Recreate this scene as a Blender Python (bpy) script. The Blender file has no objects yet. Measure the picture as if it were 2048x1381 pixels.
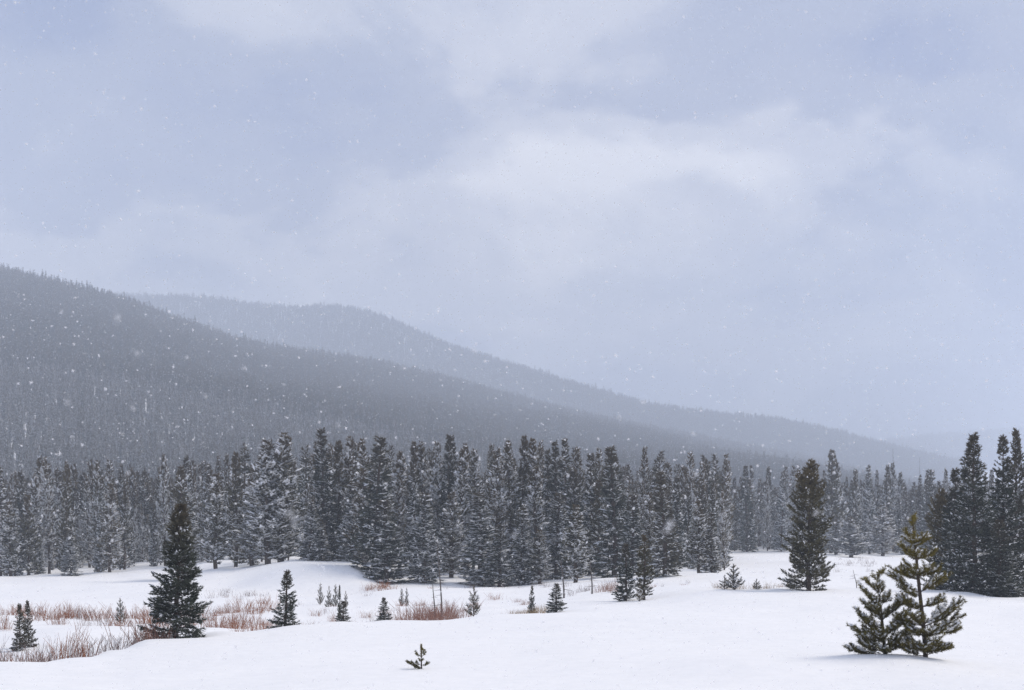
import bpy, math
import numpy as np
from mathutils import Vector

# ------------------------------------------------------------------ camera, sky, sun, exposure
SC = bpy.context.scene
COL = SC.collection
F = 2844.4            # focal length in photograph pixels (50 mm on 36 mm, 2048 px wide)
HZ = 1085.0           # photograph row of the horizon
cam_data = bpy.data.cameras.new('camera')
cam = bpy.data.objects.new('camera', cam_data)
COL.objects.link(cam)
cam.location = (0, 0, 0)
cam.rotation_euler = (math.radians(90), 0, 0)
cam_data.lens = 50
cam_data.sensor_width = 36
cam_data.shift_y = (HZ - 690.5) / 2048
cam_data.clip_start = 0.3
cam_data.clip_end = 30000
cam_data.dof.use_dof = True
cam_data.dof.focus_distance = 70
cam_data.dof.aperture_fstop = 2.8
SC.camera = cam

SUN_EL, SUN_AZ = math.radians(50), math.radians(68)      # azimuth from +Y towards +X
world = bpy.data.worlds.new('World')
SC.world = world
world.use_nodes = True
wn, wl = world.node_tree.nodes, world.node_tree.links
wn.clear()
w_out = wn.new('ShaderNodeOutputWorld')
w_bg = wn.new('ShaderNodeBackground')
w_bg.inputs['Strength'].default_value = 0.074
w_sky = wn.new('ShaderNodeTexSky')
w_sky.sky_type = 'NISHITA'
w_sky.sun_disc = False
w_sky.sun_elevation = SUN_EL
w_sky.sun_rotation = SUN_AZ
w_sky.altitude = 2500
w_tc = wn.new('ShaderNodeTexCoord')
w_sep = wn.new('ShaderNodeSeparateXYZ')
wl.new(w_tc.outputs['Generated'], w_sep.inputs[0])


def wmath(op, a, b=None, c=None, clamp=False):
    n = wn.new('ShaderNodeMath')
    n.operation = op
    n.use_clamp = clamp
    for i, v in enumerate((a, b, c)):
        if v is None:
            continue
        if isinstance(v, (int, float)):
            n.inputs[i].default_value = v
        else:
            wl.new(v, n.inputs[i])
    return n.outputs[0]


# cloud deck seen in perspective: direction divided by its height
zc = wmath('ADD', wmath('MAXIMUM', w_sep.outputs['Z'], 0.0), 0.42)
cu = wmath('DIVIDE', w_sep.outputs['X'], zc)
cv = wmath('DIVIDE', w_sep.outputs['Y'], zc)
w_cmb = wn.new('ShaderNodeCombineXYZ')
wl.new(cu, w_cmb.inputs[0])
wl.new(cv, w_cmb.inputs[1])
w_cmb.inputs[2].default_value = 0.0


def wnoise(scale, detail, rough, off, dist=0.0):
    mp = wn.new('ShaderNodeMapping')
    mp.inputs['Location'].default_value = off
    wl.new(w_cmb.outputs[0], mp.inputs['Vector'])
    n = wn.new('ShaderNodeTexNoise')
    n.inputs['Scale'].default_value = scale
    n.inputs['Detail'].default_value = detail
    n.inputs['Roughness'].default_value = rough
    n.inputs['Distortion'].default_value = dist
    wl.new(mp.outputs[0], n.inputs['Vector'])
    return n.outputs['Fac']


def wramp(fac, stops):
    r = wn.new('ShaderNodeValToRGB')
    r.color_ramp.interpolation = 'EASE'
    while len(r.color_ramp.elements) < len(stops):
        r.color_ramp.elements.new(0.5)
    for e, (p, c) in zip(r.color_ramp.elements, stops):
        e.position = p
        e.color = (c[0], c[1], c[2], 1)
    wl.new(fac, r.inputs[0])
    return r.outputs['Color']


az = wmath('ARCTAN2', w_sep.outputs['X'], w_sep.outputs['Y'])
el = wmath('ARCSINE', w_sep.outputs['Z'])
warp = wnoise(4.2, 4, 0.55, (7.7, 2.2, 0))
warp2 = wnoise(3.7, 4, 0.55, (2.7, 8.2, 0))
azw = wmath('ADD', az, wmath('MULTIPLY_ADD', warp, 0.34, -0.17))
elw = wmath('ADD', el, wmath('MULTIPLY_ADD', warp2, 0.26, -0.13))


def bank(px, py, rx, ry, amp):
    """one large soft cloud at a compass bearing and elevation"""
    a0, e0 = math.atan((px - 1024) / F), math.atan((HZ - py) / F)
    dx = wmath('DIVIDE', wmath('SUBTRACT', azw, a0), rx / F)
    dy = wmath('DIVIDE', wmath('SUBTRACT', elw, e0), ry / F)
    g = wmath('EXPONENT', wmath('MULTIPLY', wmath('ADD', wmath('MULTIPLY', dx, dx), wmath('MULTIPLY', dy, dy)), -1.0))
    return wmath('MULTIPLY', g, amp)


base = wnoise(3.4, 8, 0.56, (1.7, 5.2, 0), 0.4)
dens = wmath('MULTIPLY_ADD', base, 1.25, -0.125)
for args in ((1130, 340, 320, 160, 0.36), (1000, 460, 260, 90, 0.16), (1560, 360, 260, 110, 0.24), (1620, 270, 90, 50, 0.12), (760, 60, 420, 90, 0.16), (1030, 560, 420, 60, 0.16), (300, 520, 420, 60, 0.18),
             (350, 330, 420, 130, -0.24), (80, 60, 300, 130, -0.30), (1280, 110, 280, 70, -0.14), (1800, 230, 300, 110, -0.28), (1450, 690, 500, 90, 0.22)):
    dens = wmath('ADD', dens, bank(*args))
cover = wramp(wnoise(1.5, 5, 0.5, (3.1, 0.4, 0), 0.3), [(0.30, (0.80,) * 3), (0.6, (1,) * 3)])
cloud_col = wramp(dens, [(0.16, (2.1, 2.7, 4.8)), (0.46, (3.9, 4.3, 5.7)), (0.66, (7.0, 7.1, 7.8)), (0.95, (11.0, 10.8, 10.8))])
w_mix = wn.new('ShaderNodeMix')
w_mix.data_type = 'RGBA'
wl.new(cover, w_mix.inputs['Factor'])
wl.new(w_sky.outputs[0], w_mix.inputs['A'])
wl.new(cloud_col, w_mix.inputs['B'])
wl.new(w_mix.outputs['Result'], w_bg.inputs['Color'])
wl.new(w_bg.outputs[0], w_out.inputs['Surface'])

sun_data = bpy.data.lights.new('sun', 'SUN')
sun_data.energy = 2.0
sun_data.angle = math.radians(26)
sun_data.color = (1.0, 0.91, 0.79)
sun = bpy.data.objects.new('sun', sun_data)
COL.objects.link(sun)
sun_dir = Vector((math.sin(SUN_AZ) * math.cos(SUN_EL), math.cos(SUN_AZ) * math.cos(SUN_EL), math.sin(SUN_EL)))
sun.rotation_euler = sun_dir.to_track_quat('Z', 'Y').to_euler()
sun.location = (0, 0, 60)

SC.view_settings.view_transform = 'Standard'
SC.view_settings.look = 'None'
SC.view_settings.gamma = 1
SC.view_settings.exposure = 0.55
SC.render.engine = 'CYCLES'
SC.cycles.use_denoising = True
SC.cycles.use_adaptive_sampling = False
SC.cycles.max_bounces = 6
SC.cycles.diffuse_bounces = 3
SC.cycles.volume_bounces = 3
SC.cycles.glossy_bounces = 1
SC.cycles.transmission_bounces = 1
SC.cycles.sample_clamp_indirect = 4

# ------------------------------------------------------------------ materials
MATS = {}


def new_mat(name):
    m = bpy.data.materials.new(name)
    m.use_nodes = True
    nt = m.node_tree
    MATS[name] = m
    return m, nt.nodes, nt.links, nt.nodes['Principled BSDF']


def mat_snow(name, col, bump_scale, bump, ripple=0.0):
    m, n, l, b = new_mat(name)
    b.inputs['Roughness'].default_value = 0.7
    b.inputs['Specular IOR Level'].default_value = 0.2
    tc = n.new('ShaderNodeTexCoord')
    nz = n.new('ShaderNodeTexNoise')
    nz.inputs['Scale'].default_value = bump_scale
    nz.inputs['Detail'].default_value = 8
    nz.inputs['Roughness'].default_value = 0.6
    l.new(tc.outputs['Object'], nz.inputs['Vector'])
    rp = n.new('ShaderNodeValToRGB')
    rp.color_ramp.elements[0].color = (col[0] * .96, col[1] * .965, col[2] * .97, 1)
    rp.color_ramp.elements[1].color = (col[0], col[1], col[2], 1)
    rp.color_ramp.elements[0].position = 0.35
    rp.color_ramp.elements[1].position = 0.6
    l.new(nz.outputs['Fac'], rp.inputs[0])
    l.new(rp.outputs[0], b.inputs['Base Color'])
    bp = n.new('ShaderNodeBump')
    bp.inputs['Strength'].default_value = 0.6
    bp.inputs['Distance'].default_value = bump
    l.new(nz.outputs['Fac'], bp.inputs['Height'])
    last = bp
    if ripple:
        mp = n.new('ShaderNodeMapping')
        mp.inputs['Scale'].default_value = (0.09, 0.8, 0.5)
        mp.inputs['Rotation'].default_value = (0, 0, math.radians(-14))
        l.new(tc.outputs['Object'], mp.inputs['Vector'])
        n2 = n.new('ShaderNodeTexNoise')
        n2.inputs['Scale'].default_value = 1.0
        n2.inputs['Detail'].default_value = 6
        n2.inputs['Roughness'].default_value = 0.55
        l.new(mp.outputs[0], n2.inputs['Vector'])
        b2 = n.new('ShaderNodeBump')
        b2.inputs['Strength'].default_value = 0.7
        b2.inputs['Distance'].default_value = ripple
        l.new(n2.outputs['Fac'], b2.inputs['Height'])
        l.new(bp.outputs[0], b2.inputs['Normal'])
        last = b2
    l.new(last.outputs[0], b.inputs['Normal'])
    return m


def mat_leafy(name, dark, light, brown, brown_from=0.75, rough=0.8):
    """needle foliage: each needle spray its own tone, each tree its own tone, brown cones near the top"""
    m, n, l, b = new_mat(name)
    b.inputs['Roughness'].default_value = rough
    b.inputs['Specular IOR Level'].default_value = 0.15
    geo = n.new('ShaderNodeNewGeometry')
    oi = n.new('ShaderNodeObjectInfo')
    ad = n.new('ShaderNodeMath'); ad.operation = 'MULTIPLY_ADD'
    l.new(oi.outputs['Random'], ad.inputs[0]); ad.inputs[1].default_value = 0.45
    mu = n.new('ShaderNodeMath'); mu.operation = 'MULTIPLY'
    l.new(geo.outputs['Random Per Island'], mu.inputs[0]); mu.inputs[1].default_value = 0.55
    l.new(mu.outputs[0], ad.inputs[2])
    mx = n.new('ShaderNodeMix'); mx.data_type = 'RGBA'
    l.new(ad.outputs[0], mx.inputs['Factor'])
    mx.inputs['A'].default_value = (*dark, 1)
    mx.inputs['B'].default_value = (*light, 1)
    tc = n.new('ShaderNodeTexCoord')
    sp = n.new('ShaderNodeSeparateXYZ')
    l.new(tc.outputs['Generated'], sp.inputs[0])
    mr = n.new('ShaderNodeMapRange')
    mr.inputs['From Min'].default_value = brown_from
    mr.inputs['From Max'].default_value = 1.0
    mr.inputs['To Max'].default_value = 0.85
    l.new(sp.outputs['Z'], mr.inputs['Value'])
    m2 = n.new('ShaderNodeMix'); m2.data_type = 'RGBA'
    l.new(mr.outputs[0], m2.inputs['Factor'])
    l.new(mx.outputs['Result'], m2.inputs['A'])
    m2.inputs['B'].default_value = (*brown, 1)
    gt = n.new('ShaderNodeMath'); gt.operation = 'GREATER_THAN'
    l.new(oi.outputs['Random'], gt.inputs[0]); gt.inputs[1].default_value = 0.80
    hf = n.new('ShaderNodeMath'); hf.operation = 'MULTIPLY'
    l.new(gt.outputs[0], hf.inputs[0]); hf.inputs[1].default_value = 0.5
    m3 = n.new('ShaderNodeMix'); m3.data_type = 'RGBA'
    l.new(hf.outputs[0], m3.inputs['Factor'])
    l.new(m2.outputs['Result'], m3.inputs['A'])
    m3.inputs['B'].default_value = (*brown, 1)
    l.new(m3.outputs['Result'], b.inputs['Base Color'])
    return m


def mat_plain(name, c0, c1, scale=6.0, rough=0.85):
    m, n, l, b = new_mat(name)
    b.inputs['Roughness'].default_value = rough
    b.inputs['Specular IOR Level'].default_value = 0.15
    tc = n.new('ShaderNodeTexCoord')
    nz = n.new('ShaderNodeTexNoise')
    nz.inputs['Scale'].default_value = scale
    nz.inputs['Detail'].default_value = 5
    l.new(tc.outputs['Object'], nz.inputs['Vector'])
    geo = n.new('ShaderNodeNewGeometry')
    av = n.new('ShaderNodeMath'); av.operation = 'MULTIPLY_ADD'
    l.new(geo.outputs['Random Per Island'], av.inputs[0]); av.inputs[1].default_value = 0.5
    hv = n.new('ShaderNodeMath'); hv.operation = 'MULTIPLY'
    l.new(nz.outputs['Fac'], hv.inputs[0]); hv.inputs[1].default_value = 0.5
    l.new(hv.outputs[0], av.inputs[2])
    mx = n.new('ShaderNodeMix'); mx.data_type = 'RGBA'
    l.new(av.outputs[0], mx.inputs['Factor'])
    mx.inputs['A'].default_value = (*c0, 1)
    mx.inputs['B'].default_value = (*c1, 1)
    l.new(mx.outputs['Result'], b.inputs['Base Color'])
    return m


M_GROUND = mat_snow('snow_ground', (0.93, 0.93, 0.93), 2.2, 0.03, 0.12)
M_HILL = mat_snow('snow_hill', (0.86, 0.86, 0.87), 0.02, 1.0)
M_SNOW = mat_plain('snow_load', (0.78, 0.79, 0.81), (0.86, 0.87, 0.89), 5)
M_FLAKE = mat_plain('snow_flake', (0.86, 0.87, 0.89), (0.9, 0.9, 0.91), 5)
def see_through(m, amount):
    nt = m.node_tree
    b = nt.nodes['Principled BSDF']
    out = next(q for q in nt.nodes if q.type == 'OUTPUT_MATERIAL')
    tr = nt.nodes.new('ShaderNodeBsdfTransparent')
    mx = nt.nodes.new('ShaderNodeMixShader')
    mx.inputs[0].default_value = amount
    nt.links.new(b.outputs[0], mx.inputs[1])
    nt.links.new(tr.outputs[0], mx.inputs[2])
    nt.links.new(mx.outputs[0], out.inputs['Surface'])


see_through(M_FLAKE, 0.55)       # loose clumps of ice crystals let some light through
M_OLIVE = mat_leafy('olive_needles', (0.070, 0.064, 0.030), (0.175, 0.150, 0.075), (0.165, 0.125, 0.062), 0.6)
M_SPRUCE = mat_leafy('spruce_needles', (0.044, 0.053, 0.040), (0.105, 0.115, 0.085), (0.125, 0.096, 0.058), 0.66)
M_PINE = mat_leafy('pine_needles', (0.055, 0.052, 0.026), (0.140, 0.122, 0.062), (0.150, 0.110, 0.060), 0.62)
M_NEAR = mat_leafy('young_pine_needles', (0.07, 0.062, 0.014), (0.23, 0.185, 0.045), (0.25, 0.20, 0.04), 0.5)
M_BARK = mat_plain('bark', (0.050, 0.036, 0.028), (0.115, 0.085, 0.065), 9)
M_DEAD = mat_plain('dead_wood', (0.075, 0.065, 0.058), (0.15, 0.13, 0.12), 9)
M_WILLOW = mat_plain('willow_rust', (0.20, 0.072, 0.036), (0.40, 0.185, 0.10), 4)
M_WILLOWR = mat_plain('willow_red', (0.19, 0.085, 0.06), (0.38, 0.21, 0.15), 4)
M_WILLOWG = mat_plain('willow_grey', (0.10, 0.065, 0.060), (0.24, 0.17, 0.15), 4)
M_STRAW = mat_plain('dry_grass', (0.26, 0.17, 0.09), (0.42, 0.31, 0.18), 4)

# ------------------------------------------------------------------ mesh helpers


def make_mesh(name, verts, tris, mats, midx=None, smooth=False):
    verts = np.asarray(verts, dtype=np.float32).reshape(-1, 3)
    tris = np.asarray(tris, dtype=np.int32).reshape(-1, 3)
    me = bpy.data.meshes.new(name)
    me.vertices.add(len(verts))
    me.vertices.foreach_set('co', verts.ravel())
    me.loops.add(tris.size)
    me.loops.foreach_set('vertex_index', tris.ravel())
    me.polygons.add(len(tris))
    me.polygons.foreach_set('loop_start', np.arange(0, tris.size, 3, dtype=np.int32))
    for m in mats:
        me.materials.append(m)
    if midx is not None:
        me.polygons.foreach_set('material_index', np.asarray(midx, dtype=np.int32))
    me.polygons.foreach_set('use_smooth', np.full(len(tris), smooth, dtype=bool))
    me.update(calc_edges=True)
    return me


def link(name, me, parent=None):
    o = bpy.data.objects.new(name, me)
    COL.objects.link(o)
    if parent is not None:
        o.parent = parent
    return o


def join(parts):
    """[(verts, tris)] -> verts, tris"""
    vs, ts, k = [], [], 0
    for v, t in parts:
        if len(v) == 0:
            continue
        vs.append(v)
        ts.append(t + k)
        k += len(v)
    if not vs:
        return np.zeros((0, 3)), np.zeros((0, 3), int)
    return np.concatenate(vs), np.concatenate(ts)


def unit(v):
    return v / np.maximum(np.linalg.norm(v, axis=-1, keepdims=True), 1e-9)


def tube(pts, radii, sides=6, cap=True):
    pts = np.asarray(pts, float)
    n = len(pts)
    tang = unit(np.gradient(pts, axis=0))
    ref = np.array([0.31, 0.87, 0.2])
    a = unit(np.cross(tang, ref))
    b = np.cross(tang, a)
    th = np.linspace(0, 2 * np.pi, sides, endpoint=False)
    ring = a[:, None, :] * np.cos(th)[None, :, None] + b[:, None, :] * np.sin(th)[None, :, None]
    v = (pts[:, None, :] + ring * np.asarray(radii, float)[:, None, None]).reshape(-1, 3)
    t = []
    for i in range(n - 1):
        for j in range(sides):
            p, q = i * sides + j, i * sides + (j + 1) % sides
            t += [(p, q, q + sides), (p, q + sides, p + sides)]
    if cap:
        v = np.vstack([v, pts[-1:]])
        k = len(v) - 1
        for j in range(sides):
            t.append(((n - 1) * sides + j, (n - 1) * sides + (j + 1) % sides, k))
    return v, np.array(t, int)


def blades(P, D, L, W, rng, flat=None):
    """thin triangles starting at P along unit D, length L, base width W"""
    n = len(P)
    if flat is None:
        S = unit(np.cross(D, unit(rng.normal(size=(n, 3)))))
    else:
        S = unit(np.cross(D, flat))
    W = np.broadcast_to(W, (n,))[:, None]
    L = np.broadcast_to(L, (n,))[:, None]
    v = np.stack([P - S * W / 2, P + S * W / 2, P + D * L], axis=1).reshape(-1, 3)
    return v, np.arange(3 * n).reshape(-1, 3)


OCT_T = np.array([(0, 2, 4), (2, 1, 4), (1, 3, 4), (3, 0, 4), (2, 0, 5), (1, 2, 5), (3, 1, 5), (0, 3, 5)])


def lumps(P, D, a, b, c, rng):
    """flattened snow lumps: half-lengths a along D, b sideways, c up"""
    n = len(P)
    up = np.array([0, 0, 1.0])
    S = unit(np.cross(D, up) + 1e-6)
    U = np.cross(S, D)
    U = np.where(U[:, 2:3] < 0, -U, U)
    a, b, c = (np.broadcast_to(x, (n,))[:, None] * rng.uniform(.75, 1.25, (n, 1)) for x in (a, b, c))
    v = np.stack([P + D * a, P - D * a, P + S * b, P - S * b, P + U * c, P - U * c * .5], axis=1).reshape(-1, 3)
    t = (OCT_T[None] + (np.arange(n) * 6)[:, None, None]).reshape(-1, 3)
    return v, t


# ------------------------------------------------------------------ terrain
def zpix(y, Y):
    return -(y - HZ) * Y / F


def xat(px, Y):
    return (px - 1024.0) / F * Y


# depth profiles of the valley floor along eleven bearings: (distance, height)
COLS = {
    -300: [(20, -2.75), (30, -2.7), (37, -3.7), (60, -3.9), (150, -3.85), (220, -3.3), (400, 3)],
    0:    [(20, -2.75), (33, zpix(1321, 33)), (39, -3.75), (55, -3.9), (75, -3.8), (150, zpix(1158, 150)), (220, -3.0), (400, 3)],
    150:  [(20, -2.75), (35, zpix(1317, 35)), (41, -3.75), (55, -3.75), (75, -3.85), (150, zpix(1152, 150)), (220, -2.5), (400, 3)],
    225:  [(20, -2.75), (37.5, zpix(1307, 37.5)), (44, -3.75), (57, -3.8), (80, -3.85), (140, zpix(1155, 140)), (150, zpix(1148, 150)), (220, -2.3), (400, 3)],
    300:  [(20, -2.75), (40, zpix(1292, 40)), (47, -3.75), (60, -3.9), (85, -3.9), (130, zpix(1158, 130)), (150, zpix(1140, 150)), (220, -2.0), (400, 3)],
    450:  [(20, -2.75), (43, zpix(1275, 43)), (50, -3.6), (62, -3.85), (108, -3.85), (112, zpix(1180, 112)), (121, zpix(1143, 121)), (140, -2.2), (220, -1.0), (400, 4)],
    600:  [(20, -2.75), (46, zpix(1258, 46)), (54, -3.5), (66, -3.8), (104, -3.9), (108, zpix(1187, 108)), (113, zpix(1136, 113)), (116, zpix(1127, 116)), (140, -1.9), (220, -0.5), (400, 4)],
    700:  [(20, -2.75), (48, zpix(1250, 48)), (56, -3.5), (68, -3.75), (104, -3.9), (108, zpix(1187, 108)), (113.5, zpix(1142, 113.5)), (118, zpix(1130, 118)), (140, -1.9), (220, -0.5), (400, 4)],
    780:  [(20, -2.75), (50, zpix(1244, 50)), (58, -3.4), (70, -3.7), (106, -3.6), (114, zpix(1170, 114)), (124, zpix(1152, 124)), (132, zpix(1134, 132)), (220, -0.5), (400, 4)],
    1000: [(20, -2.75), (56, zpix(1226, 56)), (66, -3.3), (78, -3.5), (108, zpix(1172, 108)), (116, zpix(1166, 116)), (130, zpix(1137, 130)), (220, -0.8), (400, 4)],
    1200: [(20, -2.75), (62, zpix(1206, 62)), (72, -2.95), (84, -3.0), (104, zpix(1166, 104)), (126, zpix(1147, 126)), (220, -1.4), (400, 3)],
    1440: [(20, -2.75), (70, zpix(1187, 70)), (80, -2.75), (92, -2.75), (110, zpix(1153, 110)), (160, zpix(1130, 160)), (200, zpix(1113, 200)), (240, zpix(1105, 240)), (400, 1.0)],
    1600: [(20, -2.75), (70, zpix(1188, 70)), (80, -2.75), (100, -2.75), (160, zpix(1128, 160)), (200, zpix(1113, 200)), (240, zpix(1106, 240)), (400, 1.0)],
    1800: [(20, -2.75), (67, zpix(1198, 67)), (78, -2.9), (100, -2.9), (120, zpix(1150, 120)), (160, zpix(1126, 160)), (230, zpix(1113, 230)), (400, 1.0)],
    2048: [(20, -2.75), (64, zpix(1215, 64)), (80, -3.25), (110, -3.2), (160, -2.8), (230, -2.3), (400, 1.0)],
    2350: [(20, -2.75), (64, -2.9), (80, -3.25), (110, -3.2), (160, -2.8), (230, -2.3), (400, 1.0)],
}
CU = np.array(sorted(COLS), float)
YG = np.exp(np.linspace(math.log(8), math.log(900), 1400))
TAB = np.array([np.interp(YG, [p[0] for p in COLS[int(c)]], [p[1] for p in COLS[int(c)]]) for c in CU])
ker = np.hanning(9); ker /= ker.sum()
TAB = np.array([np.convolve(np.pad(r, 4, mode='edge'), ker, mode='valid') for r in TAB])


def sstep(a, b, x):
    t = np.clip((x - a) / (b - a), 0, 1)
    return t * t * (3 - 2 * t)


RW = np.random.default_rng(5)
WAVES = [(RW.uniform(0, 2 * np.pi), RW.uniform(0, 2 * np.pi), lam) for lam in (26, 17, 11, 7.3, 5.1, 3.7, 2.6, 1.9)]


def undul(X, Y):
    s = 0
    for a, p, lam in WAVES:
        k = 2 * np.pi / lam
        s = s + lam * 0.0042 * np.sin(k * (X * np.cos(a) * 0.6 + Y * np.sin(a)) + p + 1.3 * np.sin(k * 0.37 * (X * 0.8 - Y * 0.5) + a))
    return s


def ridge_y(px):       # skyline rows of the three forested ridges (rows of the ground, below the tree tops)
    return (np.interp(px, [-900, -300, 0, 160, 250, 340, 440, 540, 650, 750, 900, 1050, 1200, 1400, 1600, 1750, 2000, 2900],
                      [380, 470, 552, 590, 615, 648, 682, 708, 722, 736, 770, 812, 846, 886, 925, 960, 1010, 1060]),
            np.interp(px, [-900, -100, 230, 400, 540, 600, 680, 740, 800, 900, 1000, 1100, 1200, 1300, 1450, 1550, 1650, 1720, 1780, 1950, 2900],
                      [600, 610, 600, 602, 620, 622, 620, 632, 656, 699, 730, 760, 790, 818, 838, 846, 866, 884, 900, 940, 1040]),
            np.interp(px, [-900, 1500, 1760, 1850, 1950, 2048, 2900], [930, 900, 889, 878, 870, 862, 800]))


HOLLOWS = [(xat(px, Y), Y) for px, Y in ((349, 41.5), (1618, 71.0), (1951, 77.0), (1911, 79.5), (571, 47.0), (1996, 75.5))]
R2, R3 = 3000.0, 4600.0


def r1_at(px):
    return np.interp(px, [-300, 0, 500, 900, 1400, 1800], [1400, 1500, 1650, 2000, 2300, 2400])


def height(X, Y):
    X = np.asarray(X, float); Y = np.asarray(Y, float)
    Yc = np.maximum(Y, 14.0)
    px = np.clip(1024 + F * X / Yc, CU[0], CU[-1])
    ui = np.clip(np.searchsorted(CU, px) - 1, 0, len(CU) - 2)
    fu = (px - CU[ui]) / (CU[ui + 1] - CU[ui])
    fu = fu * fu * (3 - 2 * fu)
    yi = np.interp(np.log(np.clip(Yc, 8, 899)), np.log(YG), np.arange(len(YG)))
    y0 = np.clip(yi.astype(int), 0, len(YG) - 2)
    fy = yi - y0
    t = lambda c: TAB[c, y0] * (1 - fy) + TAB[c, y0 + 1] * fy
    z = t(ui) * (1 - fu) + t(ui + 1) * fu
    z = z + undul(X, Y) * (0.8 + 0.7 * sstep(40, 62, Y)) * (1 - sstep(250, 420, Y))
    mod = np.clip(np.sin(X * .21 + 1.7 * np.sin(Y * .16)) + .6 * np.sin(X * .47 - Y * .33 + 2), 0, 1.4)
    ph = Y + 0.14 * X + 0.35 * np.sin(X * .55 + Y * .2)
    z = z + mod * (0.014 * np.sin(ph * 4.6) + 0.010 * np.sin(ph * 7.3 + X * .4)) * (1 - sstep(48, 75, Y))
    # drift that the pair of young pines stands in
    dm = Y - 30.2 - 0.12 * (X - 7.6)
    z = z + 0.32 * np.exp(-(np.abs(X - 8.2) / 4.6) ** 2.4 - (dm / np.where(dm < 0, 1.9, 3.2)) ** 2) * (1 + 0.12 * np.sin(X * 1.7))
    z = z + 0.30 * np.exp(-((X - 10.8) / 2.8) ** 2 - ((Y - 27.2) / 1.4) ** 2)
    z = z - 0.10 * np.exp(-((X - 6.5) / 3.5) ** 2 - ((Y - 26.6) / 1.1) ** 2)
    # hollow and bank round the twin spruces behind the near edge on the left
    z = z + 0.55 * np.exp(-((X + 17.0) / 5.5) ** 2 - ((Y - 55) / 5) ** 2)
    for hx, hy in HOLLOWS:
        d2 = (X - hx) ** 2 + (Y - hy) ** 2
        z = z - 0.16 * np.exp(-d2 / 0.5) + 0.05 * np.exp(-(np.sqrt(d2) - 1.5) ** 2 / 0.3)
    # faint snowed-in ski tracks across the near field
    for (ya, sl, dep) in ((33.5, 0.10, 0.05), (34.1, 0.10, 0.05), (39.5, 0.16, 0.05), (40.2, 0.16, 0.05), (27.4, -0.04, 0.03), (47, 0.2, 0.05)):
        d = Y - (ya + sl * X + 0.5 * np.sin(X * 0.23 + ya))
        z = z - dep * np.exp(-(d / 0.16) ** 2) * (0.5 + 0.5 * np.sin(X * 0.31 + ya * 2)) + dep * .4 * np.exp(-((d - .3) / 0.16) ** 2)
    # forested ridges
    pr = np.clip(1024 + F * X / Yc, -900, 2900)
    r1, r2, r3 = ridge_y(pr)
    rough = 9 * np.sin(X * 0.011 + Y * 0.004) + 6 * np.sin(X * 0.023 - Y * 0.009 + 1.0)
    R1 = r1_at(pr)
    z1 = zpix(r1, R1); z2 = zpix(r2, R2); z3 = zpix(r3, R3)
    up1 = np.clip((Y - 420) / (R1 - 420), 0, 1)
    h1 = np.where(Y < R1, z1 * (up1 ** 1.12), z1 - (Y - R1) * 0.30) + rough * up1 * (1 - up1) * 1.6
    up2 = np.clip((Y - 2150) / (R2 - 2150), 0, 1)
    h2 = np.where(Y < R2, z2 * up2, z2 - (Y - R2) * 0.30) + 1.6 * rough * up2 * (1 - up2)
    up3 = np.clip((Y - 3400) / (R3 - 3400), 0, 1)
    h3 = np.where(Y < R3, z3 * up3, z3 - (Y - R3) * 0.25)
    far = np.maximum(np.maximum(h1, h2), np.maximum(h3, 1.0))
    w = sstep(380, 460, Y)
    zz = z * (1 - w) + np.maximum(z, far) * w
    return np.where(Y > 460, far, zz)


def hgt(x, y):
    return float(height(np.array([x]), np.array([y]))[0])


def sheet(name, ys, nx, halfwidth, mat, kind='structure', zoff=0.0):
    Yv = np.asarray(ys, float)
    a = np.linspace(-1, 1, nx)
    a = np.sign(a) * np.abs(a) ** 1.25
    X = halfwidth(Yv)[:, None] * a[None, :]
    Y = np.repeat(Yv[:, None], nx, axis=1)
    Z = height(X, Y) + zoff
    v = np.stack([X, Y, Z], -1).reshape(-1, 3)
    i = np.arange((len(Yv) - 1) * nx).reshape(len(Yv) - 1, nx)[:, :-1].ravel()
    t = np.concatenate([np.stack([i, i + 1, i + nx + 1], 1), np.stack([i, i + nx + 1, i + nx], 1)])
    o = link(name, make_mesh(name, v, t, [mat], smooth=True))
    o['kind'] = kind
    return o


near_rows = np.concatenate([np.linspace(-40, 18, 20), np.linspace(18.4, 50, 200), np.exp(np.linspace(math.log(50.2), math.log(150), 230)),
                            np.exp(np.linspace(math.log(151.5), math.log(480), 90))])
ground = sheet('snow_ground', near_rows, 420, lambda y: 26 + 0.62 * np.maximum(y, 0) + np.maximum(y - 100, 0) * .2, M_GROUND)
mountain = sheet('mountains', np.concatenate([np.linspace(478, 2100, 110), np.linspace(2120, 5400, 120)]), 260,
                 lambda y: 330 + 0.82 * (y - 478) + 40, M_HILL)

# ------------------------------------------------------------------ conifers


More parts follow.
